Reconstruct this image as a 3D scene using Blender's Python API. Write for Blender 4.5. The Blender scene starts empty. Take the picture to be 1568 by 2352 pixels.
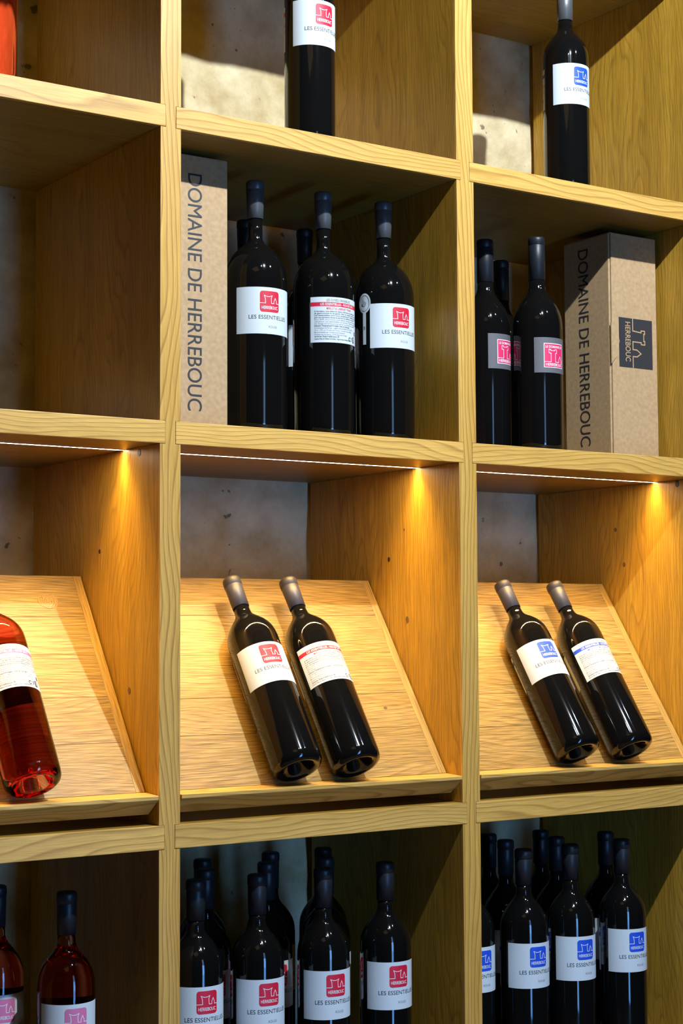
import bpy, bmesh, math, random
from mathutils import Vector, Matrix

random.seed(4)
S = bpy.context.scene
COL = S.collection
U = 0.55            # metres per layout unit
ZO = 1.293          # eye-level offset: layout z = 0 is about 1.29 m above the floor


def W(x, y, z):
    return Vector((x * U, y * U, z * U + ZO))


# ------------------------------------------------------------------ camera
yaw, pitch, roll = 0.59228, 0.06985, -0.00522
cyw, syw = math.cos(yaw), math.sin(yaw)
fwd = Vector((syw * math.cos(pitch), cyw * math.cos(pitch), math.sin(pitch)))
r0 = Vector((cyw, -syw, 0))
u0 = r0.cross(fwd)
rgt = r0 * math.cos(roll) + u0 * math.sin(roll)
upv = u0 * math.cos(roll) - r0 * math.sin(roll)
cam_d = bpy.data.cameras.new('camera')
cam_d.sensor_fit = 'VERTICAL'
cam_d.sensor_height = 36.0
cam_d.lens = 3905.4 / 2352 * 36.0
cam_d.clip_start = 0.02
cam = bpy.data.objects.new('camera', cam_d)
COL.objects.link(cam)
mw = Matrix((rgt, upv, -fwd)).transposed().to_4x4()
mw.translation = W(-2.10021, -3.97924, 0.01273)
cam.matrix_world = mw
S.camera = cam

# ------------------------------------------------------------------ world, lights, exposure
S.view_settings.view_transform = 'Standard'
S.view_settings.look = 'None'
S.view_settings.gamma = 1.0
S.view_settings.use_curve_mapping = False
S.view_settings.exposure = 0.0
S.cycles.use_denoising = True
S.cycles.max_bounces = 8
S.cycles.sample_clamp_indirect = 6.0
S.cycles.caustics_reflective = False
S.cycles.caustics_refractive = False

world = bpy.data.worlds.new('daylight')
S.world = world
world.use_nodes = True
world.node_tree.nodes['Background'].inputs[0].default_value = (0.45, 0.65, 1.0, 1)
world.node_tree.nodes['Background'].inputs[1].default_value = 1.0


def area(name, loc, rot, sx, sy, power, color, spread=180):
    l = bpy.data.lights.new(name, 'AREA')
    l.shape = 'RECTANGLE'
    l.size, l.size_y = sx, sy
    l.energy = power
    l.color = color
    l.spread = math.radians(spread)
    o = bpy.data.objects.new(name, l)
    o.location = loc
    o.rotation_euler = rot
    COL.objects.link(o)
    return o


def spot(name, loc, target, power, color, radius, angle, blend=0.4):
    l = bpy.data.lights.new(name, 'SPOT')
    l.energy = power
    l.color = color
    l.shadow_soft_size = radius
    l.spot_size = math.radians(angle)
    l.spot_blend = blend
    o = bpy.data.objects.new(name, l)
    o.location = loc
    d = Vector(target) - Vector(loc)
    o.rotation_euler = d.to_track_quat('-Z', 'Y').to_euler()
    COL.objects.link(o)
    return o


SPOTS = [((0.72, -2.61, 3.13), (0.6, 0.0, 0.3), 272, (0.87, 0.945, 1.0)),
         ((0.12, -2.7, 3.15), (0.4, 0.0, 0.2), 10, (0.60, 0.76, 1.0)),
         ((2.15, -2.5, 3.15), (2.0, 0.0, 0.3), 26, (0.60, 0.76, 1.0))]
for loc, tgt, pw, colr in SPOTS:
    spot('spot_lamp_light', W(*loc), W(*tgt), pw, colr, 0.016 if pw > 100 else 0.03, 95)
# daylight in the open doorway opposite the shelving
area('door_daylight', (0.26, -2.60, 1.69), (math.radians(90), 0, 0), 0.24, 0.85, 3.0, (0.18, 0.46, 1.0))
# middle band of the doorway, brightness added to tint the bottom row's wall blue
area('door_boost_light', (0.26, -2.60, 0.85), (math.radians(90), 0, 0), 0.36, 0.80, 16, (0.16, 0.44, 1.0))
area('door_floor_light', (0.26, -2.60, 0.24), (math.radians(90), 0, 0), 0.36, 0.42, 6, (0.13, 0.42, 1.0))
# added warm ambient fill under the ceiling, no fixture modelled
area('ceiling_fill_light', (-0.9, -1.9, 3.08), (0, 0, 0), 0.9, 0.9, 1.2, (1.0, 0.66, 0.30))
LED_COLOR = (1.0, 0.60, 0.17)
LED_POWER = 2.25

# ------------------------------------------------------------------ materials
MATS = {}


def new_mat(name):
    m = bpy.data.materials.new(name)
    m.use_nodes = True
    nt = m.node_tree
    b = nt.nodes['Principled BSDF']
    MATS[name] = m
    return m, nt, b


def simple(name, col, rough=0.5, metal=0.0, spec=0.5, emit=None, strength=0.0):
    m, nt, b = new_mat(name)
    b.inputs['Base Color'].default_value = (*col, 1)
    b.inputs['Roughness'].default_value = rough
    b.inputs['Metallic'].default_value = metal
    b.inputs['Specular IOR Level'].default_value = spec
    if emit:
        b.inputs['Emission Color'].default_value = (*emit, 1)
        b.inputs['Emission Strength'].default_value = strength
    return m


def N(nt, t, **kw):
    n = nt.nodes.new(t)
    for k, v in kw.items():
        setattr(n, k, v)
    return n


def wood(name, axis, light, mid, dark, period=0.009, rough=0.42, fibre=0.16, streak=0.5, waver=0.05):
    """Procedural ash / chestnut: growth rings stretched along the grain axis, fine pores and slow colour drift."""
    m, nt, b = new_mat(name)
    L = nt.links.new
    tc = N(nt, 'ShaderNodeTexCoord')
    oi = N(nt, 'ShaderNodeObjectInfo')
    rv = N(nt, 'ShaderNodeVectorMath', operation='SCALE')
    rv.inputs[0].default_value = (7.3, 3.1, 5.7)
    L(oi.outputs['Random'], rv.inputs['Scale'])
    ad = N(nt, 'ShaderNodeVectorMath', operation='ADD')
    L(tc.outputs['Object'], ad.inputs[0])
    L(rv.outputs[0], ad.inputs[1])
    i = 'XYZ'.index(axis)
    # low-frequency warp of the ring centre
    s1 = [5.0] * 3
    s1[i] = 1.1
    mp1 = N(nt, 'ShaderNodeMapping')
    mp1.inputs['Scale'].default_value = s1
    L(ad.outputs[0], mp1.inputs['Vector'])
    n1 = N(nt, 'ShaderNodeTexNoise')
    n1.inputs['Scale'].default_value = 1.0
    n1.inputs['Detail'].default_value = 3.0
    n1.inputs['Roughness'].default_value = 0.45
    L(mp1.outputs[0], n1.inputs['Vector'])
    # ring phase = noise contours + linear stripe across the grain
    sx = N(nt, 'ShaderNodeSeparateXYZ')
    L(ad.outputs[0], sx.inputs[0])
    others = [k for k in range(3) if k != i]
    a1 = N(nt, 'ShaderNodeMath', operation='ADD')
    L(sx.outputs[others[0]], a1.inputs[0])
    L(sx.outputs[others[1]], a1.inputs[1])
    a2 = N(nt, 'ShaderNodeMath', operation='MULTIPLY')
    L(n1.outputs['Fac'], a2.inputs[0])
    a2.inputs[1].default_value = waver * 6
    a3 = N(nt, 'ShaderNodeMath', operation='ADD')
    L(a1.outputs[0], a3.inputs[0])
    L(a2.outputs[0], a3.inputs[1])
    a4 = N(nt, 'ShaderNodeMath', operation='MULTIPLY')
    L(a3.outputs[0], a4.inputs[0])
    a4.inputs[1].default_value = 1.0 / period
    fr = N(nt, 'ShaderNodeMath', operation='FRACT')
    L(a4.outputs[0], fr.inputs[0])
    ring = N(nt, 'ShaderNodeValToRGB')
    e = ring.color_ramp.elements
    e[0].position, e[0].color = 0.0, (0.0, 0, 0, 1)
    e[1].position, e[1].color = 0.62, (0.25, 0.25, 0.25, 1)
    x = e.new(0.86)
    x.color = (1, 1, 1, 1)
    x = e.new(1.0)
    x.color = (0, 0, 0, 1)
    L(fr.outputs[0], ring.inputs[0])
    # pores: short dark dashes along the grain
    s2 = [900.0] * 3
    s2[i] = 22.0
    mp2 = N(nt, 'ShaderNodeMapping')
    mp2.inputs['Scale'].default_value = s2
    L(ad.outputs[0], mp2.inputs['Vector'])
    n2 = N(nt, 'ShaderNodeTexNoise')
    n2.inputs['Scale'].default_value = 1.0
    n2.inputs['Detail'].default_value = 2.0
    L(mp2.outputs[0], n2.inputs['Vector'])
    # broad streaks
    s3 = [32.0] * 3
    s3[i] = 1.2
    mp3 = N(nt, 'ShaderNodeMapping')
    mp3.inputs['Scale'].default_value = s3
    L(ad.outputs[0], mp3.inputs['Vector'])
    n3 = N(nt, 'ShaderNodeTexNoise')
    n3.inputs['Scale'].default_value = 1.0
    n3.inputs['Detail'].default_value = 3.0
    L(mp3.outputs[0], n3.inputs['Vector'])
    base = N(nt, 'ShaderNodeMixRGB', blend_type='MIX')
    base.inputs[1].default_value = (*light, 1)
    base.inputs[2].default_value = (*mid, 1)
    mr3 = N(nt, 'ShaderNodeMapRange')
    mr3.inputs['From Min'].default_value = 0.3
    mr3.inputs['From Max'].default_value = 0.7
    L(n3.outputs['Fac'], mr3.inputs['Value'])
    L(mr3.outputs[0], base.inputs[0])
    mix = N(nt, 'ShaderNodeMixRGB', blend_type='MIX')
    L(base.outputs[0], mix.inputs[1])
    mix.inputs[2].default_value = (*dark, 1)
    mm = N(nt, 'ShaderNodeMath', operation='MULTIPLY')
    L(ring.outputs[0], mm.inputs[0])
    mm.inputs[1].default_value = streak
    L(mm.outputs[0], mix.inputs[0])
    po = N(nt, 'ShaderNodeMapRange')
    po.inputs['From Min'].default_value = 0.32
    po.inputs['From Max'].default_value = 0.62
    po.inputs['To Min'].default_value = 1.0 - 2.2 * fibre
    po.inputs['To Max'].default_value = 1.0 + 0.35 * fibre
    L(n2.outputs['Fac'], po.inputs['Value'])
    # piece to piece tint
    ti = N(nt, 'ShaderNodeMapRange')
    ti.inputs['To Min'].default_value = 0.88
    ti.inputs['To Max'].default_value = 1.08
    L(oi.outputs['Random'], ti.inputs['Value'])
    pm = N(nt, 'ShaderNodeMath', operation='MULTIPLY')
    L(po.outputs[0], pm.inputs[0])
    L(ti.outputs[0], pm.inputs[1])
    fin = N(nt, 'ShaderNodeVectorMath', operation='SCALE')
    L(mix.outputs[0], fin.inputs[0])
    L(pm.outputs[0], fin.inputs['Scale'])
    L(fin.outputs[0], b.inputs['Base Color'])
    b.inputs['Roughness'].default_value = rough
    b.inputs['Specular IOR Level'].default_value = 0.35
    bp = N(nt, 'ShaderNodeBump')
    bp.inputs['Strength'].default_value = 0.12
    bp.inputs['Distance'].default_value = 0.0006
    L(n2.outputs['Fac'], bp.inputs['Height'])
    L(bp.outputs[0], b.inputs['Normal'])
    return m


LT, MD, DK = (0.66, 0.47, 0.20), (0.56, 0.37, 0.13), (0.36, 0.21, 0.055)
wood('wood_upright', 'Z', (0.74, 0.435, 0.105), (0.63, 0.345, 0.068), (0.36, 0.175, 0.03), period=0.0075, streak=0.88, fibre=.09, waver=.03)
wood('wood_panel', 'Z', (0.61, 0.345, 0.040), (0.49, 0.265, 0.028), (0.26, 0.125, 0.013), period=0.010, streak=0.5, waver=0.06)
wood('wood_under_shaded', 'X', (0.38, 0.225, 0.034), (0.31, 0.18, 0.026), (0.19, 0.10, 0.014), period=0.012, streak=0.4, waver=0.05)  # shelf wood with the shade under the shelves darkened into its colour
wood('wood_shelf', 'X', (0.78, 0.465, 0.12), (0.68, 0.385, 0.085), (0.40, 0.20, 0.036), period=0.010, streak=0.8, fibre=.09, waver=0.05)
wood('wood_plank', 'X', (0.48, 0.315, 0.10), (0.415, 0.26, 0.068), (0.24, 0.13, 0.028), period=0.007, fibre=0.24, streak=0.65, waver=0.035)
wood('wood_strip', 'Z', (0.58, 0.375, 0.115), (0.49, 0.30, 0.075), (0.32, 0.175, 0.035), period=0.006, fibre=0.22, streak=0.4, waver=0.02)
simple('pin_hole_dark', (0.03, 0.018, 0.008), 0.8)
simple('knot_brown', (0.16, 0.08, 0.025), 0.6)
simple('bolt_black', (0.02, 0.018, 0.015), 0.5)
simple('glass_dark', (0.004, 0.004, 0.004), 0.06, spec=0.5)
simple('capsule_navy_shaded', (0.012, 0.014, 0.018), 0.42, spec=0.4)  # capsule with shade darkened into its colour; also used on grey-label bottles
simple('capsule_silver_lit', (0.10, 0.104, 0.11), 0.38, metal=0.3, spec=0.5)  # same capsule, spot-lit brightness put into the colour
simple('capsule_taupe', (0.046, 0.046, 0.058), 0.42, spec=0.45)
simple('capsule_seam', (0.05, 0.042, 0.04), 0.5)
simple('paper_white', (0.60, 0.665, 0.70), 0.55)
simple('paper_grey', (0.115, 0.115, 0.125), 0.6)
simple('ink_red', (0.60, 0.008, 0.035), 0.55)
simple('ink_blue', (0.010, 0.075, 0.62), 0.55)
simple('ink_pink', (0.62, 0.17, 0.34), 0.55)
simple('ink_crimson', (0.72, 0.025, 0.12), 0.55)
simple('ink_black', (0.025, 0.025, 0.03), 0.6)
simple('ink_grey', (0.25, 0.25, 0.27), 0.6)
simple('ink_faint', (0.40, 0.41, 0.43), 0.6)
simple('ink_white', (0.82, 0.82, 0.82), 0.6)
simple('led_diffuser', (0.9, 0.8, 0.6), 0.5, emit=(1.0, 0.74, 0.50), strength=150.0)
simple('led_profile', (0.55, 0.55, 0.55), 0.35, metal=0.9)
simple('box_edge', (0.30, 0.20, 0.10), 0.8)

# rose wine seen through clear glass: tinted transmissive body
m, nt, b = new_mat('glass_rose')
b.inputs['Base Color'].default_value = (1.0, 0.93, 0.90, 1)
b.inputs['Transmission Weight'].default_value = 1.0
b.inputs['Roughness'].default_value = 0.02
b.inputs['IOR'].default_value = 1.42
va = N(nt, 'ShaderNodeVolumeAbsorption')
va.inputs['Color'].default_value = (0.985, 0.38, 0.09, 1)
va.inputs['Density'].default_value = 44.0
nt.links.new(va.outputs[0], nt.nodes['Material Output'].inputs['Volume'])

# large sawn-through knot: rings of darker wood around a pitted heart
m, nt, b = new_mat('knot_wood')
tc = N(nt, 'ShaderNodeTexCoord')
wv = N(nt, 'ShaderNodeTexWave', wave_type='RINGS', rings_direction='Z')
wv.inputs['Scale'].default_value = 95.0
wv.inputs['Distortion'].default_value = 5.0
wv.inputs['Detail'].default_value = 3.0
wv.inputs['Detail Scale'].default_value = 2.0
rp = N(nt, 'ShaderNodeValToRGB')
rp.color_ramp.elements[0].color = (0.26, 0.14, 0.03, 1)
rp.color_ramp.elements[1].color = (0.43, 0.27, 0.07, 1)
n2 = N(nt, 'ShaderNodeTexNoise')
n2.inputs['Scale'].default_value = 260.0
pit = N(nt, 'ShaderNodeMapRange')
pit.inputs['From Min'].default_value = 0.66
pit.inputs['From Max'].default_value = 0.70
pit.inputs['To Min'].default_value = 1.0
pit.inputs['To Max'].default_value = 0.25
sc = N(nt, 'ShaderNodeVectorMath', operation='SCALE')
for a_, b__ in ((tc.outputs['Object'], wv.inputs['Vector']), (tc.outputs['Object'], n2.inputs['Vector']), (wv.outputs['Fac'], rp.inputs[0]),
                (n2.outputs['Fac'], pit.inputs['Value']), (rp.outputs[0], sc.inputs[0]), (pit.outputs[0], sc.inputs['Scale']), (sc.outputs[0], b.inputs['Base Color'])):
    nt.links.new(a_, b__)
b.inputs['Roughness'].default_value = 0.5

# kraft cardboard
m, nt, b = new_mat('kraft_card')
tc = N(nt, 'ShaderNodeTexCoord')
n1 = N(nt, 'ShaderNodeTexNoise')
n1.inputs['Scale'].default_value = 140.0
n1.inputs['Detail'].default_value = 6.0
rp = N(nt, 'ShaderNodeValToRGB')
rp.color_ramp.elements[0].position, rp.color_ramp.elements[0].color = 0.3, (0.40, 0.255, 0.125, 1)
rp.color_ramp.elements[1].position, rp.color_ramp.elements[1].color = 0.72, (0.50, 0.335, 0.175, 1)
nt.links.new(tc.outputs['Object'], n1.inputs['Vector'])
nt.links.new(n1.outputs['Fac'], rp.inputs[0])
nt.links.new(rp.outputs[0], b.inputs['Base Color'])
b.inputs['Roughness'].default_value = 0.75

# plastered stone wall
m, nt, b = new_mat('plaster')
tc = N(nt, 'ShaderNodeTexCoord')
n1 = N(nt, 'ShaderNodeTexNoise')
n1.inputs['Scale'].default_value = 9.0
n1.inputs['Detail'].default_value = 8.0
n1.inputs['Roughness'].default_value = 0.62
rp = N(nt, 'ShaderNodeValToRGB')
rp.color_ramp.elements[0].position, rp.color_ramp.elements[0].color = 0.30, (0.46, 0.35, 0.17, 1)
rp.color_ramp.elements[1].position, rp.color_ramp.elements[1].color = 0.60, (0.76, 0.655, 0.43, 1)
vo = N(nt, 'ShaderNodeTexNoise')
vo.inputs['Scale'].default_value = 42.0
vo.inputs['Detail'].default_value = 3.0
pit = N(nt, 'ShaderNodeMapRange')
pit.inputs['From Min'].default_value = 0.70
pit.inputs['From Max'].default_value = 0.74
pit.inputs['To Min'].default_value = 1.0
pit.inputs['To Max'].default_value = 0.35
sc = N(nt, 'ShaderNodeVectorMath', operation='SCALE')
bu = N(nt, 'ShaderNodeBump')
bu.inputs['Strength'].default_value = 0.8
bu.inputs['Distance'].default_value = 0.012
nt.links.new(tc.outputs['Object'], n1.inputs['Vector'])
nt.links.new(tc.outputs['Object'], vo.inputs['Vector'])
nt.links.new(n1.outputs['Fac'], rp.inputs[0])
nt.links.new(vo.outputs['Fac'], pit.inputs['Value'])
nt.links.new(rp.outputs[0], sc.inputs[0])
nt.links.new(pit.outputs[0], sc.inputs['Scale'])
nt.links.new(sc.outputs[0], b.inputs['Base Color'])
nt.links.new(n1.outputs['Fac'], bu.inputs['Height'])
nt.links.new(bu.outputs[0], b.inputs['Normal'])
b.inputs['Roughness'].default_value = 0.9
b.inputs['Specular IOR Level'].default_value = 0.15

simple('room_wall', (0.16, 0.12, 0.08), 0.9, spec=0.1)
simple('room_ceiling', (0.20, 0.15, 0.09), 0.9, spec=0.1)
simple('room_floor', (0.15, 0.09, 0.045), 0.6, spec=0.2)
simple('lamp_black', (0.02, 0.02, 0.02), 0.4)
simple('door_wood', (0.12, 0.07, 0.03), 0.6)


# ------------------------------------------------------------------ mesh helpers
def link(name, me, mat, parent=None, smooth=False):
    if isinstance(me, bmesh.types.BMesh):
        bm = me
        me = bpy.data.meshes.new(name)
        bmesh.ops.recalc_face_normals(bm, faces=bm.faces)
        bm.to_mesh(me)
        bm.free()
    if mat and not me.materials:
        me.materials.append(MATS[mat])
    if smooth:
        for p in me.polygons:
            p.use_smooth = True
    o = bpy.data.objects.new(name, me)
    COL.objects.link(o)
    if parent:
        o.parent = parent
    return o


def box(bm, lo, hi, bev=0.0):
    r = bmesh.ops.create_cube(bm, size=1.0)
    vs = r['verts']
    lo, hi = Vector(lo), Vector(hi)
    for v in vs:
        v.co = Vector([(lo[k] + hi[k]) / 2 + v.co[k] * (hi[k] - lo[k]) for k in range(3)])
    if bev:
        es = list({e for v in vs for e in v.link_edges})
        bmesh.ops.bevel(bm, geom=es, offset=bev, segments=2, affect='EDGES', profile=0.6)
    return bm


def ubox(a, b_, bev=0.0012):
    bm = bmesh.new()
    return box(bm, W(*a), W(*b_), bev)


def prism(bm, poly, axis, a, b_):
    """extrude a 2D polygon along an axis; poly gives the two other coordinates in order"""
    def mk(p, t):
        c = list(p)
        c.insert(axis, t)
        return bm.verts.new(c)
    A = [mk(p, a) for p in poly]
    B = [mk(p, b_) for p in poly]
    bm.faces.new(A)
    bm.faces.new(list(reversed(B)))
    n = len(poly)
    for k in range(n):
        bm.faces.new((A[k], B[k], B[(k + 1) % n], A[(k + 1) % n]))
    return bm


def lathe(profile, seg=48):
    """profile: list of (r, z)"""
    bm = bmesh.new()
    rings = []
    for r, z in profile:
        if r < 1e-6:
            rings.append([bm.verts.new((0, 0, z))])
        else:
            rings.append([bm.verts.new((r * math.sin(2 * math.pi * k / seg), -r * math.cos(2 * math.pi * k / seg), z)) for k in range(seg)])
    for A, B in zip(rings, rings[1:]):
        for k in range(seg):
            k2 = (k + 1) % seg
            if len(A) == 1 and len(B) == 1:
                continue
            if len(A) == 1:
                bm.faces.new((A[0], B[k], B[k2]))
            elif len(B) == 1:
                bm.faces.new((A[k], B[0], A[k2]))
            else:
                bm.faces.new((A[k], B[k], B[k2], A[k2]))
    return bm


def tag(o, label, cat, group=None, kind=None):
    if label:
        o['label'] = label
    if cat:
        o['category'] = cat
    if group:
        o['group'] = group
    if kind:
        o['kind'] = kind
    return o


def empty(name, loc):
    o = bpy.data.objects.new(name, None)
    o.empty_display_size = 0.05
    o.location = loc
    COL.objects.link(o)
    return o


# ------------------------------------------------------------------ print: flat 2D shapes mapped onto labels
TXT = {}


def text2d(body, thick=0.0):
    key = (body, thick)
    if key in TXT:
        return TXT[key]
    cu = bpy.data.curves.new('t', 'FONT')
    cu.body = body
    cu.size = 1.0
    cu.resolution_u = 5 if len(body) < 22 else 2
    cu.offset = thick
    o = bpy.data.objects.new('t', cu)
    COL.objects.link(o)
    dg = bpy.context.evaluated_depsgraph_get()
    dg.update()
    me = o.evaluated_get(dg).to_mesh()
    vs = [(v.co.x, v.co.y) for v in me.vertices]
    fs = [tuple(p.vertices) for p in me.polygons]
    bpy.data.objects.remove(o)
    bpy.data.curves.remove(cu)
    x0 = min(v[0] for v in vs)
    x1 = max(v[0] for v in vs)
    cap = 0.729 if body.upper() == body else 0.729
    vs = [((v[0] - x0) / (x1 - x0), v[1] / cap) for v in vs]
    TXT[key] = (vs, fs)
    return TXT[key]


class Print:
    """collects 2D faces (s, t) per ink; built as a mesh through a mapping function"""

    def __init__(self):
        self.ink = {}

    def add(self, ink, vs, fs, layer=0):
        V, F = self.ink.setdefault((ink, layer), ([], []))
        n = len(V)
        V.extend(vs)
        F.extend([tuple(i + n for i in f) for f in fs])

    def text(self, ink, body, x, y, w, cap, layer=0, thick=0.0):
        vs, fs = text2d(body, thick)
        self.add(ink, [(x + v[0] * w, y + v[1] * cap) for v in vs], fs, layer)

    def rrect(self, ink, x0, y0, x1, y1, r=0.0, layer=0, n=12):
        vs, fs = [], []
        xs = [x0 + (x1 - x0) * k / n for k in range(n + 1)]
        if r:
            xs = sorted(set(xs + [x0 + r * q for q in (0.08, 0.3, 0.6, 1)] + [x1 - r * q for q in (0.08, 0.3, 0.6, 1)]))
        for x in xs:
            d = 0.0
            if r:
                e = min(x - x0, x1 - x)
                if e < r:
                    d = r - math.sqrt(max(r * r - (r - e) ** 2, 0))
            vs += [(x, y0 + d), (x, y1 - d)]
        for k in range(len(xs) - 1):
            fs.append((2 * k, 2 * k + 2, 2 * k + 3, 2 * k + 1))
        self.add(ink, vs, fs, layer)

    def line(self, ink, pts, w, layer=1, closed=False):
        fine = []
        for a, c in zip(pts, list(pts[1:]) + ([pts[0]] if closed else [])):
            m = max(1, int(math.dist(a, c) / .004))
            fine += [(a[0] + (c[0] - a[0]) * q / m, a[1] + (c[1] - a[1]) * q / m) for q in range(m)]
        pts = fine if closed else fine + [pts[-1]]
        vs, fs = [], []
        n = len(pts)
        for k in range(n):
            p = Vector(pts[k])
            a = Vector(pts[k - 1]) if (k or closed) else None
            c = Vector(pts[(k + 1) % n]) if (k < n - 1 or closed) else None
            d1 = (p - a).normalized() if a is not None else (c - p).normalized()
            d2 = (c - p).normalized() if c is not None else d1
            n1, n2 = Vector((-d1.y, d1.x)), Vector((-d2.y, d2.x))
            mi = (n1 + n2)
            if mi.length < 1e-6:
                mi = n1
            mi.normalize()
            s = w / 2 / max(mi.dot(n1), 0.45)
            vs += [tuple(p + mi * s), tuple(p - mi * s)]
        for k in range(n - 1 + (1 if closed else 0)):
            j = (k + 1) % n
            fs.append((2 * k, 2 * k + 1, 2 * j + 1, 2 * j))
        self.add(ink, vs, fs, layer)

    def disc(self, ink, cx, cy, r, r2=0.0, a0=0, a1=360, layer=1, n=20, ry=1.0):
        vs, fs = [], []
        for k in range(n + 1):
            a = math.radians(a0 + (a1 - a0) * k / n)
            vs += [(cx + r * math.cos(a), cy + ry * r * math.sin(a)), (cx + r2 * math.cos(a), cy + ry * r2 * math.sin(a))]
        for k in range(n):
            fs.append((2 * k, 2 * k + 2, 2 * k + 3, 2 * k + 1))
        self.add(ink, vs, fs, layer)

    def build(self, name, fmap, parent=None, tall=None):
        """one mesh with a slot per ink; fmap(s, t, layer) -> Vector"""
        inks, V, F, MI = [], [], [], []
        for (ink, layer), (vs, fs) in self.ink.items():
            if ink not in inks:
                inks.append(ink)
            n = len(V)
            V += [fmap(s, t, layer) for s, t in vs]
            F += [tuple(i + n for i in f) for f in fs]
            MI += [inks.index(ink)] * len(fs)
        me = bpy.data.meshes.new(name)
        me.from_pydata([tuple(v) for v in V], [], F)
        for k in inks:
            me.materials.append(MATS[k])
        for p, mi in zip(me.polygons, MI):
            p.material_index = mi
        me.update()
        return me


CASTLE = [(0, .42), (.27, .42), (.255, .66), (.20, .79), (.33, .735), (.48, .735), (.61, .79), (.56, .66), (.575, .42),
          (.71, .42), (.71, .53), (.78, .68), (.85, .53), (.85, .42), (1, .42)]
KEEP = [(0, .22), (.30, .22), (.30, .60), (.20, .60), (.20, .76), (.29, .76), (.29, .71), (.50, .71), (.50, .76), (.60, .76),
        (.60, .60), (.53, .60), (.53, .22), (.74, .22), (.74, .34), (.82, .48), (.90, .34), (.90, .22), (1, .22)]


def logo(P, ink, cx, cy, s):
    x0, y0 = cx - s / 2, cy - s / 2
    P.rrect(ink, x0, y0, x0 + s, y0 + s, s * 0.13, 1, 14)
    P.line('ink_white', [(x0 + a * s, y0 + b_ * s) for a, b_ in CASTLE], s * 0.026, 2)
    P.text('ink_white', 'HERREBOUC', x0 + 0.08 * s, y0 + 0.14 * s, 0.84 * s, 0.155 * s, 2, 0.008)


def front_print(ink, second):
    """layout units, origin at the label centre"""
    lo, tx = Print(), Print()
    logo(lo, ink, 0.0, 0.026, 0.0605)
    tx.text('ink_black', 'LES ESSENTIELLES', -0.062, -0.0245, 0.124, 0.0118, 1)
    tx.text('ink_grey', second, -0.004, -0.0495, 0.027, 0.0070, 1)
    return lo, tx


def back_print(ink, grapes, w, h, second='ROUGE'):
    bd, tx = Print(), Print()
    t = h / 2
    x = -w / 2 + 0.012
    bd.rrect(ink, -w / 2 + 0.0005, t - 0.0275, w / 2 - 0.0005, t - 0.0155, 0, 1, 20)
    tx.text('ink_black', 'LES CUV\u00c9ES ORIGINELLES', x + 0.036, t - 0.0128, 0.082, 0.0075, 1)
    bd.text('ink_white', 'LES ESSENTIELLES - %s 2013' % second, x + 0.018, t - 0.0248, 0.117, 0.0072, 2, 0.006)
    tx.text(ink, grapes, x + 0.036, t - 0.0372, 0.088 if len(grapes) < 24 else 0.125, 0.0068, 1, 0.008)
    rows = ['\u00c0 Herrebouc, nous \u00e9laborons depuis 2004 des vins authentiques',
            'de gastronomie et de garde, dans le respect de la nature.',
            'Les essentielles sont tout simplement vinifi\u00e9es et \u00e9lev\u00e9es',
            'pour une expression directe et sans fard du mill\u00e9sime et du terroir.',
            'Since 2004, we produce small estate vintage wines in organic',
            'viticulture. Les essentielles are simply vinified and aged to let',
            'the vintage and bring out the terroir as directly as possible.']
    y = t - 0.0445
    for k, s in enumerate(rows):
        tx.text('ink_black' if k < 4 else 'ink_grey', s, x, y, 0.148 + 0.012 * ((k * 7) % 3), 0.0048, 1, 0.006)
        y -= 0.0061
    for s, wd, cap, ik in [('Indication G\u00e9ographique Prot\u00e9g\u00e9e C\u00f4tes de Gascogne', .115, .0050, 'ink_black'),
                           ('Vin biologique certifi\u00e9 par / organic wine certified by ECOCERT', .130, .0048, 'ink_grey'),
                           ('75 cl - 13% vol. Produit de France. Contient des sulfites', .125, .0042, 'ink_grey'),
                           ('Mis en bouteilles par / produced and bottled by', .095, .0046, 'ink_grey'),
                           ('Domaine de Herrebouc, 32190 Saint Jean Poutge', .102, .0046, 'ink_grey'),
                           ('www.herrebouc.fr', .076, .0058, 'ink_black'),
                           ('Carine Fitte & H\u00e9l\u00e8ne Archidec, Vigneronnes ind\u00e9pendantes', .122, .0044, 'ink_black')]:
        tx.text(ik, s, x, y, wd, cap, 1, 0.008)
        y -= 0.0064
    yb = -t + 0.0150
    tx.disc('ink_black', 0.036, yb, 0.0056, 0.0034, 20, 320, 1)
    tx.line('ink_black', [(0.046, yb + .006), (0.0475, yb), (0.046, yb - .006)], 0.0022, 1)
    tx.disc('ink_black', 0.0475, yb + 0.0035, 0.0018, 0, layer=1, n=8)
    tx.rrect('ink_black', 0.053, yb - .009, 0.063, yb + .009, 0, 1, 3)
    tx.line('ink_white', [(0.0555, yb + .006), (0.058, yb + .002), (0.0605, yb + .006)], 0.0015, 2)
    tx.line('ink_white', [(0.058, yb + .002), (0.058, yb - .006)], 0.0015, 2)
    tx.rrect('ink_black', 0.066, yb + .014, 0.074, yb + .026, 0, 1, 3)
    return bd, tx


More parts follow.
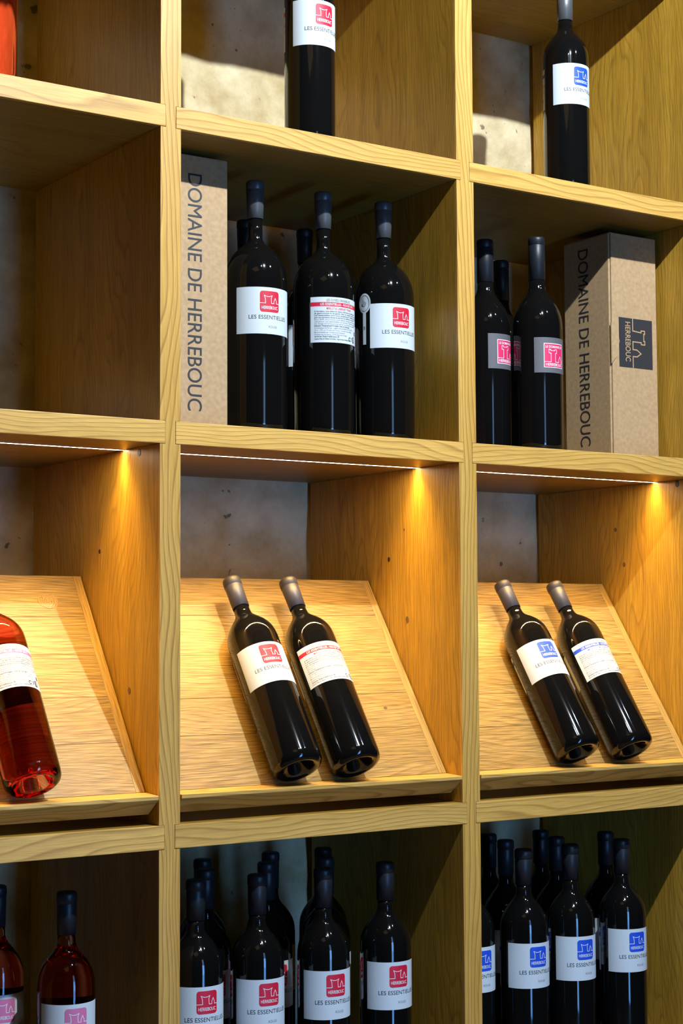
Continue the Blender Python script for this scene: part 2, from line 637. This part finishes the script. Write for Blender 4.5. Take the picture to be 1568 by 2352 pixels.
# ------------------------------------------------------------------ bottles
# (t from top, r / R) profiles
PROF_75 = dict(H=.68, R=.0745, cap_t=.160,
               cap=[(0, 0), (0, .30), (.004, .352), (.012, .368), (.040, .368), (.042, .345), (.045, .345), (.047, .352), (.160, .335), (.1605, .32)],
               glass=[(.150, .31), (.19, .32), (.208, .36), (.225, .46), (.246, .63), (.268, .78), (.290, .89), (.312, .958), (.335, .99), (.36, 1.0),
                      (.70, 1.0), (.955, .995), (.978, .975), (.991, .92), (.999, .82), (1.0, .72), (.992, .60), (.955, .38), (.935, .14), (.932, 0)])
PROF_LAY = dict(PROF_75, H=.65)
PROF_MAG = dict(H=.745, R=.0915, cap_t=.145,
                cap=[(0, 0), (0, .25), (.004, .285), (.012, .296), (.032, .296), (.034, .28), (.037, .28), (.039, .29), (.150, .255), (.1505, .24)],
                glass=[(.14, .228), (.20, .228), (.230, .235), (.246, .29), (.262, .44), (.278, .60), (.294, .72), (.312, .82), (.332, .895), (.355, .955), (.38, .987), (.412, 1.0),
                       (.70, 1.0), (.955, .995), (.978, .975), (.991, .92), (.999, .82), (1.0, .72), (.992, .60), (.955, .38), (.94, .14), (.938, 0)])
PROF_GREY = dict(H=.695, R=.079, cap_t=.20,
                 cap=[(0, 0), (0, .30), (.004, .335), (.012, .342), (.034, .342), (.036, .325), (.039, .325), (.041, .336), (.20, .345), (.2005, .33)],
                 glass=[(.19, .325), (.235, .345), (.258, .41), (.278, .52), (.298, .65), (.320, .775), (.345, .88), (.372, .955), (.40, .993), (.425, 1.0),
                        (.70, 1.0), (.955, .99), (.978, .97), (.991, .92), (.999, .82), (1.0, .72), (.992, .60), (.955, .38), (.94, .14), (.938, 0)])


def smooth_prof(pr, H, R):
    out = []
    for t, r in pr:
        out.append((r * R * U, (1 - t) * H * U))
    return out


def cyl_map(R, zc, rot=0.0, off=0.0):
    """label coordinates (layout units) -> bottle local metres"""
    def f(s, t, layer):
        rr = (R * U) + 0.00028 + 0.00016 * layer + off
        a = rot + s / R
        return Vector((rr * math.sin(a), -rr * math.cos(a), (zc + t) * U))
    return f


def label_mesh(R, zc, w, h, rot, ink):
    P = Print()
    P.rrect(ink, -w / 2, -h / 2, w / 2, h / 2, 0, 0, 40)
    return P.build('label', cyl_map(R, zc, rot))


MESH = {}


def make_bottle(spec, glass, capsule, design, rot=0.0, lab_t=.404, lab_h=.134, back_dz=-.004, show_back=True, flip=False, medal=None):
    """returns a root mesh object (the glass) with capsule and label children; mesh data is shared between equal bottles"""
    H, R = spec['H'], spec['R']
    key = (id(spec), glass, capsule, design, lab_t, back_dz, show_back, flip, medal, lab_h)
    if key not in MESH:
        d = {}
        a = lathe(smooth_prof(spec['glass'], H, R), 64)
        if glass == 'glass_rose':      # a closed body so that light bends through the wine
            pass
        me = bpy.data.meshes.new('bottle_glass')
        # close the mouth of the glass under the capsule
        bm = a
        z0 = max(v.co.z for v in bm.verts)
        top = [e for e in bm.edges if e.is_boundary]
        if top:
            bmesh.ops.contextual_create(bm, geom=top)
        bmesh.ops.recalc_face_normals(bm, faces=bm.faces)
        bm.to_mesh(me)
        bm.free()
        me.materials.append(MATS[glass])
        for p in me.polygons:
            p.use_smooth = len(p.vertices) <= 4
        d['glass'] = me
        bm = lathe(smooth_prof(spec['cap'], H, R), 48)
        me = bpy.data.meshes.new('capsule')
        bmesh.ops.recalc_face_normals(bm, faces=bm.faces)
        bm.to_mesh(me)
        bm.free()
        me.materials.append(MATS[capsule])
        for p in me.polygons:
            p.use_smooth = abs(p.normal.z) < .9
        d['cap'] = me
        kids = []
        fl = math.pi if flip else 0.0
        if design[0] == 'front':
            ink, second, grapes = design[1:]
            w, h = .200, lab_h
            zc = H * (1 - lab_t) - h / 2
            lo, tx = front_print(ink, second)
            fm = cyl_map(R, zc, fl)
            kids.append(('front_label', label_mesh(R, zc, w, h, fl, 'paper_white'), 'white front label with coloured emblem',
                         [('label_emblem', lo.build('emblem', fm), 'emblem square with castle outline'), ('label_print', tx.build('print', fm), None)]))
            if show_back:
                wb, hb = (.185, lab_h)
                bd, tx = back_print(ink, grapes, wb, hb, second)
                zb = zc + back_dz
                fm = cyl_map(R, zb, fl + math.pi)
                kids.append(('back_label', label_mesh(R, zb, wb, hb, fl + math.pi, 'paper_white'), 'white back label with coloured band',
                             [('label_band', bd.build('band', fm), 'coloured band with white lettering'), ('label_print', tx.build('print', fm), None)]))
        else:       # grey label
            w, h = .130, .112
            zc = H * (1 - lab_t) - h / 2
            fm = cyl_map(R, zc, fl)
            lo = Print()
            s, cx, cy = .073, .004, -.001
            x0, y0 = cx - s / 2, cy - s / 2
            lo.rrect('ink_white', x0 - .0022, y0 - .0022, x0 + s + .0022, y0 + s + .0022, 0, 1, 16)
            lo.rrect('ink_crimson', x0, y0, x0 + s, y0 + s, 0, 2, 16)
            lo.line('ink_white', [(x0 + p[0] * s, y0 + p[1] * s) for p in KEEP], s * .022, 3)
            lo.text('ink_white', 'LE DOMAINE DE', x0 + .05 * s, y0 + .83 * s, .90 * s, .105 * s, 3, .012)
            lo.text('ink_white', 'HERREBOUC', x0 + .05 * s, y0 + .045 * s, .90 * s, .125 * s, 3, .012)
            lo.text('ink_white', 'ROUGE', x0 + s + .0045, y0 + .30 * s, .004, .02 * s, 3)
            kids.append(('front_label', label_mesh(R, zc, w, h, fl, 'paper_grey'), 'dark grey front label with crimson emblem',
                         [('label_emblem', lo.build('emblem', fm), 'crimson emblem square with keep outline')]))
        if medal is not None:
            P = Print()
            rm, zm = .0225, H * (1 - lab_t) + .004
            P.disc('paper_white', 0, 0, rm, 0, layer=1, n=28, ry=1.35)
            P.rrect('paper_white', -.006, -.125, .006, -.02, 0, 1, 3)
            P2 = Print()
            P2.disc('ink_grey', 0, 0, rm * .82, rm * .76, layer=2, n=28, ry=1.35)
            P2.disc('ink_faint', 0, -.002, rm * .35, 0, layer=2, n=12)
            P2.rrect('ink_grey', -.003, -.080, .003, -.070, 0, 2, 2)
            fm = cyl_map(R, zm, math.radians(medal))
            kids.append(('medal_sticker', P.build('medal', fm), 'pale oval award sticker with hanging ribbon', [('sticker_print', P2.build('print', fm), None)]))
        d['kids'] = kids
        MESH[key] = d
    d = MESH[key]
    root = bpy.data.objects.new('wine_bottle', d['glass'])
    COL.objects.link(root)
    root.rotation_euler = (0, 0, rot)

    def child(name, me, par, lab=None):
        o = bpy.data.objects.new(name, me)
        COL.objects.link(o)
        o.parent = par
        if lab:
            o['label'] = lab
        return o
    child('capsule', d['cap'], root)
    for nm, me, lab, subs in d['kids']:
        c = child(nm, me, root, lab)
        for n2, m2, l2 in subs:
            child(n2, m2, c, l2)
    return root


# ------------------------------------------------------------------ room shell
FLOOR = 0.0
CEIL = 3.25
XA, XB, YA, YB = -3.4, 4.2, -2.56, 0.815 * U


def structure(name, bm, mat):
    o = link(name, bm, mat)
    o['kind'] = 'structure'
    return o


# back wall: irregular plastered stone, real relief
bm = bmesh.new()
nx, nz = 300, 130
from mathutils import noise
grid = []
for j in range(nz + 1):
    row = []
    for i in range(nx + 1):
        x = XA + (XB - XA) * i / nx
        z = FLOOR + (CEIL - FLOOR) * j / nz
        p = Vector((x * 3.1, 2.7, z * 3.1))
        h = 0.016 * noise.noise(p) + 0.009 * noise.noise(p * 3.3) + 0.005 * noise.noise(p * 8.7)
        row.append(bm.verts.new((x, YB + 0.018 + h * 0.75, z)))
    grid.append(row)
for j in range(nz):
    for i in range(nx):
        bm.faces.new((grid[j][i], grid[j][i + 1], grid[j + 1][i + 1], grid[j + 1][i]))
o = structure('wall_back', bm, 'plaster')
for p in o.data.polygons:
    p.use_smooth = True
structure('floor', box(bmesh.new(), (XA, YA - .3, -0.1), (XB, YB + .1, 0.0)), 'room_floor')
structure('ceiling', box(bmesh.new(), (XA, YA - .3, CEIL), (XB, YB + .1, CEIL + 0.1)), 'room_ceiling')
structure('wall_left', box(bmesh.new(), (XA - 0.1, YA, 0), (XA, YB + .1, CEIL)), 'room_wall')
structure('wall_right', box(bmesh.new(), (XB, YA, 0), (XB + 0.1, YB + .1, CEIL)), 'room_wall')
# front wall with the open doorway that lets the daylight in
DX0, DX1, DZ = 0.06, 0.46, 2.15
bm = bmesh.new()
box(bm, (XA, YA - 0.1, 0), (DX0, YA, CEIL))
box(bm, (DX1, YA - 0.1, 0), (XB, YA, CEIL))
box(bm, (DX0, YA - 0.1, DZ), (DX1, YA, CEIL))
structure('wall_front', bm, 'room_wall')
bm = bmesh.new()
box(bm, (DX0 - .05, YA, 0), (DX0, YA + .02, DZ + .05))
box(bm, (DX1, YA, 0), (DX1 + .05, YA + .02, DZ + .05))
box(bm, (DX0, YA, DZ), (DX1, YA + .02, DZ + .05))
structure('trim_1', bm, 'door_wood')

# spot lamps on a ceiling track (the sources of the hard shadows)
for k, (loc, tgt, pw, colr) in enumerate(SPOTS):
    L = W(*loc)
    d = (W(*tgt) - L).normalized()
    q = (-d).to_track_quat('Z', 'Y')
    root = empty('ceiling_spotlight', (L.x, L.y, CEIL))
    bm = lathe([(0.034, -.004), (0.036, 0.0), (0.036, 0.09), (0.030, 0.10), (0.0, 0.102), ], 24)
    for v in bm.verts:
        v.co = q @ v.co + (L - Vector((L.x, L.y, CEIL))) + (-d) * 0.022
    link('lamp_head', bm, 'lamp_black', root, True)
    bm = bmesh.new()
    box(bm, (-.012, -.012, -(CEIL - L.z) + .10), (.012, .012, 0))
    link('stem', bm, 'lamp_black', root)
    tag(root, ['black ceiling spotlight aimed at the middle bay', 'black ceiling spotlight above the left bays', 'black ceiling spotlight above the right bays'][k], 'spotlight', 'ceiling spotlights')

# ------------------------------------------------------------------ shelving unit
D = 0.815
UP = [(-1.0, -.938), (0.0, .0616), (1.0, 1.0647), (2.003, 2.0647)]
SH = [(2.208, 2.268), (1.36669, 1.42611), (.51139, .57194), (-.55327, -.49139), (-1.40, -1.3404), (-2.21, -2.15)]
DADO = .0160
GAP = .0009
unit = empty('shelving_unit', (UP[1][0] * U, 0, 0))
tag(unit, 'tall honey-coloured wooden wall shelving with square bays', 'shelving')
inv = Matrix.Translation(-unit.location)


def upart(name, bm, mat, parent=unit, label=None):
    bmesh.ops.transform(bm, matrix=inv, verts=bm.verts)
    o = link(name, bm, mat, parent)
    if label:
        o['label'] = label
    return o


uprights = []
for k, (a, b_) in enumerate(UP):
    zb, zt = -2.35, 2.33
    left, right = [], []
    for (s0, s1) in sorted(SH):
        if k > 0:
            left += [(a, s0 - GAP), (a + DADO, s0 - GAP), (a + DADO, s1 + GAP), (a, s1 + GAP)]
        if k < len(UP) - 1:
            right += [(b_, s0 - GAP), (b_ - DADO, s0 - GAP), (b_ - DADO, s1 + GAP), (b_, s1 + GAP)]
    poly = [(a, zb), (b_, zb)] + right + [(b_, zt), (a, zt)] + left[::-1]
    poly = [(x * U, z * U + ZO) for x, z in poly]
    bm = prism(bmesh.new(), poly, 1, .0085 * U, D * U)
    uprights.append(upart('upright', bm, 'wood_panel'))
    bm = prism(bmesh.new(), poly, 1, 0.0, .0085 * U)
    upart('front_edging', bm, 'wood_upright', uprights[-1], 'pale front edging of the upright')

CELLS = [(UP[i][1], UP[i + 1][0]) for i in range(3)]
shelves = {}
for ci, (xa, xb) in enumerate(CELLS):
    for si, (s0, s1) in enumerate(SH):
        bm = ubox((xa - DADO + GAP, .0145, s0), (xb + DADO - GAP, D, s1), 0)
        shelves[ci, si] = upart('shelf', bm, 'wood_under_shaded')
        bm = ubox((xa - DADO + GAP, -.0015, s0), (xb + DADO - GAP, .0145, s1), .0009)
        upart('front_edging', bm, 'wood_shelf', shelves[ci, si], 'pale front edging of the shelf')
    # led strip let into the underside above the display board
    s0 = SH[2][0]
    bm = bmesh.new()
    y0, y1 = .203, .2095
    box(bm, W(xa + .002, y0 - .0035, s0 - .0012), W(xb - .002, y0, s0 + .002))
    box(bm, W(xa + .002, y1, s0 - .0012), W(xb - .002, y1 + .0035, s0 + .002))
    strip = upart('light_strip', bm, 'led_profile', shelves[ci, 2], 'recessed aluminium light strip')
    bm = ubox((xa + .002, y0, s0 - .0008), (xb - .002, y1, s0 + .002), 0)
    upart('diffuser', bm, 'led_diffuser', shelves[ci, 2], 'glowing warm diffuser line')
    area('led_light', W((xa + xb) / 2, (y0 + y1) / 2, s0 - .0035), (0, 0, 0), (xb - xa - .008) * U, .0035, LED_POWER, LED_COLOR, 88)


def wall_dot(k, face_x, y, z, r, mat, name, depth=.004, ry=1.0):
    bm = bmesh.new()
    bmesh.ops.create_cone(bm, cap_ends=True, segments=14, radius1=r, radius2=r * .8, depth=depth)
    for v in bm.verts:
        v.co = Matrix.Rotation(math.pi / 2, 3, 'Y') @ v.co
        v.co.z *= ry
    c = W(face_x, y, z)
    c.x += depth * .35
    for v in bm.verts:
        v.co += c
    upart(name, bm, mat, uprights[k])


for k, X, y, z, r, mt, nm in [(1, 0, .359, .239, .0028, 'pin_hole_dark', 'pin_hole'), (1, 0, .173, -.145, .0040, 'knot_brown', 'knot'),
                              (2, 1, .363, .236, .0032, 'pin_hole_dark', 'pin_hole'), (2, 1, .280, .325, .0018, 'knot_brown', 'knot'),
                              (2, 1, .268, .047, .0042, 'knot_brown', 'knot'), (3, 2.003, .365, .237, .0036, 'knot_brown', 'knot'),
                              (3, 2.003, .406, .360, .0034, 'knot_brown', 'knot'), (1, 0, .119, .497, .0045, 'bolt_black', 'bolt'),
                              (3, 2.003, .103, .499, .0050, 'bolt_black', 'bolt')]:
    wall_dot(k, X, y, z, r, mt, nm, ry=1.3)

# ------------------------------------------------------------------ sloping display boards
B0, B1 = Vector((.070, -.409)), Vector((.471, .173))     # (y, z) of the board's upper surface
bd = (B1 - B0)
BL = bd.length
bd.normalize()
bn = Vector((-bd.y, bd.x))           # outward normal (towards the room, up)
TH = .034


def slope_pt(x, s, h):
    """x across, s up the slope, h above the surface (layout units, world)"""
    p = B0 + bd * s + bn * h
    return W(x, p.x, p.y)


boards = []
for ci, (xa, xb) in enumerate(CELLS):
    a, b_ = xa + .004, xb - .005
    root = empty('display_board', W(a, B0.x, SH[3][1]))
    iv = Matrix.Translation(-root.location)
    rng = random.Random(10 + ci)

    tilt = Matrix.Rotation(-math.atan2(bd.x, bd.y), 4, 'X')      # local z runs up the slope

    def piece(name, x0, x1, s0, s1, mat, h0=-TH, h1=0.0, bev=.0006):
        bm = bmesh.new()
        c = [slope_pt(x, s, h) for x in (x0, x1) for s in (s0, s1) for h in (h0, h1)]
        vs = [bm.verts.new(iv @ p) for p in c]
        for f in ((0, 1, 3, 2), (4, 6, 7, 5), (0, 4, 5, 1), (2, 3, 7, 6), (0, 2, 6, 4), (1, 5, 7, 3)):
            bm.faces.new([vs[i] for i in f])
        bmesh.ops.recalc_face_normals(bm, faces=bm.faces)
        if bev:
            bmesh.ops.bevel(bm, geom=list(bm.edges), offset=bev, segments=1, affect='EDGES')
        bmesh.ops.transform(bm, matrix=tilt.inverted(), verts=bm.verts)
        o = link(name, bm, mat, root)
        o.matrix_basis = tilt
        return o
    cuts = [[0, .155, .30, .44, .565, BL], [0, .165, .285, .43, .57, BL], [0, .15, .27, .41, .55, BL]][ci]
    es = .026
    for k in range(len(cuts) - 1):
        piece('plank', a + es, b_ - es, cuts[k] + (.0003 if k else 0), cuts[k + 1] - .0003, 'wood_plank', h1=rng.uniform(-.0005, .0002), bev=.0003)
    piece('edge_strip', a, a + es - .0005, 0, BL, 'wood_strip')
    piece('edge_strip', b_ - es + .0005, b_, 0, BL, 'wood_strip')
    for kx, ks, kr, km in [[(-.128, .618, .025, 'knot_wood')], [(.868, .232, .0050, 'knot_brown')], [(1.86, .335, .004, 'knot_brown')]][ci]:
        bm = bmesh.new()
        bmesh.ops.create_cone(bm, cap_ends=True, segments=28, radius1=kr * U, radius2=kr * U, depth=.0006)
        for v in bm.verts:
            v.co.x *= 1.25
        o = link('knot', bm, km, root)
        o.matrix_basis = Matrix.Translation(iv @ slope_pt(kx, ks, .0002)) @ Matrix(((1, 0, 0), (0, bd.x, bn.x), (0, bd.y, bn.y))).to_4x4()
    # front lip the bottles stand on
    q = B0 - bn * TH
    prof = [(.0695, -.4098), (-.004, -.4135), (-.004, -.424), (.052, -.466), (.094, -.466), (q.x - .0005, q.y - .0008)]
    bm = bmesh.new()
    poly = [(W(0, y, z).y, W(0, y, z).z) for y, z in prof]
    prism(bm, poly, 0, (xa + .003) * U, (xb - .003) * U)
    bmesh.ops.transform(bm, matrix=iv, verts=bm.verts)
    bmesh.ops.recalc_face_normals(bm, faces=bm.faces)
    bmesh.ops.bevel(bm, geom=[e for e in bm.edges], offset=.0006, segments=1, affect='EDGES')
    link('lip', bm, 'wood_shelf', root)
    # cleat that carries the board at the back, resting on the shelf
    for x0, x1 in ((a + .05, a + .10), (b_ - .10, b_ - .05)):
        bm = bmesh.new()
        p1 = slope_pt(0, .50, -TH)
        y = (p1.y) / U
        zt = (p1.z - ZO) / U
        prism(bm, [(W(0, y - .03, 0).y, W(0, 0, -.4905).z), (W(0, y + .03, 0).y, W(0, 0, -.4905).z), (W(0, y + .03, 0).y, W(0, 0, zt - .0).z), (W(0, y - .03, 0).y, W(0, 0, zt - .06).z)], 0, x0 * U, x1 * U)
        bmesh.ops.transform(bm, matrix=iv, verts=bm.verts)
        link('support_leg', bm, 'wood_strip', root)
    tag(root, ['sloping wooden display board carrying the rose bottle, in the left bay',
               'sloping wooden display board carrying two red-label bottles, in the middle bay',
               'sloping wooden display board carrying the blue-label bottles, in the right bay'][ci], 'display board', 'sloping display boards')
    boards.append(root)

# ------------------------------------------------------------------ bottles on the display boards
RED = ('front', 'ink_red', 'ROUGE', 'MERLOT & CABERNET FRANC')
REDB = ('front', 'ink_red', 'ROUGE', 'MERLOT, CABERNET SAUVIGNON, TANNAT')
BLUE = ('front', 'ink_blue', 'ROUGE', 'MERLOT & TANNAT')
PINK = ('front', 'ink_pink', 'ROS\u00c9', 'MERLOT, CABERNET SAUVIGNON, TANNAT')
GREY = ('grey',)
Rm = Matrix(((1, 0, 0), (0, bn.x * -1, bd.x), (0, -bn.y, bd.y)))   # local z -> up the slope, local -y -> normal


def lay(xc, glass, cap, design, turn, back, label, group):
    o = make_bottle(PROF_LAY, glass, cap, design, 0, .418, .131, 0.0, True, back)
    h = PROF_75['R'] + .0012
    base = slope_pt(xc, -.004, h)
    m3 = Matrix(((1, 0, 0), (0, -bn.x, bd.x), (0, -bn.y, bd.y))).to_4x4()
    o.matrix_world = Matrix.Translation(base) @ m3 @ Matrix.Rotation(math.radians(turn), 4, 'Z')
    tag(o, label, 'bottle', group)
    return o


G_D = 'bottles lying on the display boards'
lay(-.545, 'glass_rose', 'capsule_taupe', PINK, -6, False, 'rose bottle lying far left on the left sloping board, cut off by the frame', G_D)
lay(-.348, 'glass_rose', 'capsule_taupe', PINK, -6, True, 'rose wine bottle lying on the left sloping board, pink-banded back label', G_D)
lay(.434, 'glass_dark', 'capsule_taupe', RED, -6, False, 'dark bottle with red emblem label lying left on the middle sloping board', G_D)
lay(.630, 'glass_dark', 'capsule_taupe', REDB, -6, True, 'dark bottle lying on the middle sloping board, red-banded back label showing', G_D)
lay(1.462, 'glass_dark', 'capsule_taupe', BLUE, -6, False, 'dark bottle with blue emblem label lying on the right sloping board', G_D)
lay(1.686, 'glass_dark', 'capsule_taupe', BLUE, -6, True, 'dark bottle lying on the right sloping board, blue-banded back label showing', G_D)


def stand(spec, x, y, z, glass, cap, design, turn, label, group, **kw):
    o = make_bottle(spec, glass, cap, design, math.radians(turn), **kw)
    o.location = W(x, y, z + .0006)
    tag(o, label, 'bottle', group)
    return o


# ------------------------------------------------------------------ top row
zt = SH[1][1]
stand(PROF_75, .554, .12, zt, 'glass_dark', 'capsule_silver_lit', RED, 4, 'single red-label bottle standing in the top middle bay', 'bottles in the top row', lab_t=.395)
stand(PROF_75, 1.549, .12, zt, 'glass_dark', 'capsule_silver_lit', BLUE, 2, 'single blue-label bottle standing in the top right bay', 'bottles in the top row', lab_t=.40)
stand(PROF_75, -.441, .12, zt, 'glass_rose', 'capsule_silver_lit', PINK, -7, 'rose bottle standing in the top left bay, cut by the frame edge', 'bottles in the top row', lab_t=.39)

# ------------------------------------------------------------------ second row: magnums, grey labels and boxes
zs = SH[2][1]
G_M = 'large bottles in the second row, middle bay'
kw = dict(lab_t=.440)
stand(PROF_MAG, .412, .195, zs, 'glass_dark', 'capsule_silver_lit', RED, -4, 'large front-row red-label bottle directly beside the flat cardboard box', G_M, back_dz=-.02, **kw)
stand(PROF_MAG, .648, .195, zs, 'glass_dark', 'capsule_silver_lit', RED, 0, 'large front-row bottle showing its red-banded text label, between two red-emblem ones', G_M, flip=True, medal=-250, **kw)
stand(PROF_MAG, .868, .195, zs, 'glass_dark', 'capsule_silver_lit', RED, 0, 'large front-row red-label bottle nearest the right upright of its bay', G_M, medal=-75, **kw)
stand(PROF_MAG, .63, .62, zs, 'glass_dark', 'capsule_navy_shaded', RED, -5, 'dim large bottle in the back, its neck seen left behind the box-side bottle', G_M, **kw)
stand(PROF_MAG, .855, .62, zs, 'glass_dark', 'capsule_navy_shaded', RED, -5, 'dim large bottle in the back, its neck left of the text-label bottle', G_M, **kw)
G_G = 'grey-label bottles in the second row, right bay'
kw = dict(lab_t=.455)
stand(PROF_GREY, 1.308, .25, zs, 'glass_dark', 'capsule_navy_shaded', GREY, 13, 'grey-label bottle with crimson square, against the upright', G_G, **kw)
stand(PROF_GREY, 1.427, .135, zs, 'glass_dark', 'capsule_navy_shaded', GREY, -2, 'grey-label bottle with crimson square, touching the standing box in view', G_G, lab_t=.482)
stand(PROF_GREY, 1.55, .465, zs, 'glass_dark', 'capsule_navy_shaded', GREY, 150, 'dark bottle in the back between the two grey-label bottles', G_G, **kw)


def gift_box(x0, x1, y0, y1, z0, z1, label, right):
    root = empty('gift_box', W((x0 + x1) / 2, (y0 + y1) / 2, z0))
    iv = Matrix.Translation(-root.location)

    def put(name, bm, mat, par=root, lab=None):
        bmesh.ops.transform(bm, matrix=iv, verts=bm.verts)
        o = link(name, bm, mat, par)
        if lab:
            o['label'] = lab
        return o
    e = .004
    put('box_body', ubox((x0, y0 + .007, z0 + .0006), (x1, y1, z1 - .002), .0015), 'kraft_card')
    lid = put('front_flap', ubox((x0 + .006, y0, z0 + .002), (x1, y0 + .0062, z1 - .001), .0010), 'kraft_card')
    put('top_flap', ubox((x0 + .001, y0 + .001, z1 - .0018), (x1 - .001, y1 - .001, z1), .0006), 'kraft_card')

    def fm_front(s, t, layer):       # s to the right, t up; origin at bottom-left of the front
        p = W(x0 + s, y0, z0 + t)
        p.y -= .00025 + .0002 * layer
        return iv @ p

    def fm_left(s, t, layer):        # left face seen from -x: s runs from back to front
        p = W(x0, y1 - s, z0 + t)
        p.x -= .00025 + .0002 * layer
        return iv @ p
    P = Print()
    if not right:
        vs, fs = text2d('DOMAINE DE HERREBOUC')
        ya, yb = 1.296 - z0, .626 - z0
        P.add('ink_black', [(.164 - x0 + v[1] * .047, ya + (yb - ya) * v[0]) for v in vs], fs, 1)
        o = link('box_print', P.build('print', fm_front), None, lid)
    else:
        vs, fs = text2d('DOMAINE DE HERREBOUC')
        ya, yb = 1.302 - z0, .63 - z0
        sa = y1 - .322
        P.add('ink_black', [(sa + v[1] * .052, ya + (yb - ya) * v[0]) for v in vs], fs, 1)
        link('box_print', P.build('print', fm_left), None, root)
        # printed emblem on the front, turned a quarter
        P = Print()
        a0, a1, b0, b1 = 1.809 - x0, 1.961 - x0, .888 - z0, 1.055 - z0
        P.rrect('ink_black', a0, b0, a1, b1, 0, 1, 4)
        up, dn = a1 - a0, b1 - b0

        def rot(X, Y):
            return (a0 + Y * up, b1 - X * dn)
        tower = [(0, .41), (.25, .41), (.27, .66), (.23, .66), (.23, .77), (.29, .77), (.29, .74), (.44, .74), (.44, .77), (.51, .77), (.51, .66), (.47, .66), (.47, .41),
                 (.63, .41), (.63, .53), (.70, .65), (.77, .53), (.77, .41), (1, .41)]
        P.line('kraft_card', [rot(*p) for p in tower], .0038, 2)
        vs, fs = text2d('HERREBOUC', .01)
        P.add('kraft_card', [rot(.08 + .80 * v[0], .19 + .155 * v[1]) for v in vs], fs, 2)
        link('box_emblem', P.build('emblem', fm_front), None, lid)['label'] = 'black printed emblem turned on its side'
        # tuck-in tab at the corner
        bm = bmesh.new()
        t0, t1 = .895 - z0, 1.032 - z0
        poly = [(-.002, t0), (.022, t0 + .026), (.034, (t0 + t1) / 2 + .01), (.022, t1 - .022), (-.002, t1)]
        vsA = [bm.verts.new(fm_front(s, t, 0) + Vector((0, -.0026, 0))) for s, t in poly]
        vsB = [bm.verts.new(fm_front(s, t, 0) + Vector((0, .0002, 0))) for s, t in poly]
        bm.faces.new(vsA)
        bm.faces.new(vsB[::-1])
        for k in range(5):
            bm.faces.new((vsA[k], vsB[k], vsB[(k + 1) % 5], vsA[(k + 1) % 5]))
        o = link('tuck_tab', bm, 'kraft_card', root)
    tag(root, label, 'box', 'printed cardboard bottle boxes')
    return root


gift_box(.068, .291, .147, .36, zs, 1.348, 'upright kraft cardboard box seen flat on at the left upright', False)
gift_box(1.773, 1.983, .167, .396, zs, 1.338, 'kraft cardboard box standing corner-on with black emblem and tuck tab', True)

# ------------------------------------------------------------------ bottom row
zb = -.66 - .68
SHB = SH[4][1]
G_R = 'red-label bottles in the bottom row'
G_B = 'blue-label bottles in the bottom row'
G_P = 'rose bottles in the bottom row'
front_names = ['front-row red-label bottle half cut by the left upright, bottom middle bay', 'second front-row red-label bottle from the left, bottom middle bay',
               'third front-row red-label bottle from the left, bottom middle bay', 'rightmost front-row red-label bottle, highest label, bottom middle bay']
for (x, y), nm in zip([(.183, .134), (.370, .121), (.585, .115), (.801, .115)], front_names):
    stand(PROF_75, x, y, zb, 'glass_dark', 'capsule_navy_shaded', RED, -4, nm, G_R)
for (x, y), nm in zip([(.305, .297), (.522, .319), (.718, .306)], ['second-row bottle just behind the leftmost red-label one', 'second-row bottle with dim label between two front red-label bottles',
                                                                 'second-row bottle right behind the third red-label one']):
    stand(PROF_75, x, y, zb, 'glass_dark', 'capsule_navy_shaded', RED, -4, nm, G_R)
for (x, y), nm in zip([(.403, .489), (.649, .505), (.836, .498)], ['back-row bottle at left before the blue-lit wall, its cap highest there', 'back-row bottle before the middle of the blue-lit wall',
                                                                 'back-row bottle in deep shade, cap above the third red-label bottle']):
    stand(PROF_75, x, y, zb, 'glass_dark', 'capsule_navy_shaded', RED, -4, nm, G_R)
for (x, y), nm in zip([(1.1398, .150), (1.316, .106), (1.510, .110), (1.732, .114)], ['front-row blue-label bottle half hidden by the upright, bottom right bay', 'first full blue-label bottle in the front row, bottom right bay',
                                                                                    'middle blue-label bottle of three fully seen, bottom right bay', 'rightmost blue-label bottle, bottom right bay']):
    stand(PROF_75, x, y, zb, 'glass_dark', 'capsule_navy_shaded', BLUE, -4, nm, G_B)
for (x, y), nm in zip([(1.418, .316), (1.603, .281), (1.829, .293)], ['second-row bottle left behind the first full blue-label one', 'second-row bottle left behind the middle blue-label one',
                                                                   'second-row bottle left behind the rightmost blue-label one']):
    stand(PROF_75, x, y, zb, 'glass_dark', 'capsule_navy_shaded', BLUE, -4, nm, G_B)
for (x, y), nm in zip([(1.478, .477), (1.68, .45)], ['back-row bottle against the upright, before the blue-lit wall', 'back-row bottle right of the blue-lit wall, its cap highest there']):
    stand(PROF_75, x, y, zb, 'glass_dark', 'capsule_navy_shaded', BLUE, -4, nm, G_B)
stand(PROF_75, -.303, .349, zb, 'glass_rose', 'capsule_navy_shaded', PINK, -4, 'rose bottle with pink label cut by the left frame edge, bottom row', G_P)
stand(PROF_75, -.196, .14, zb, 'glass_rose', 'capsule_navy_shaded', PINK, -4, 'rose bottle with pink label fully in view, bottom left bay', G_P)
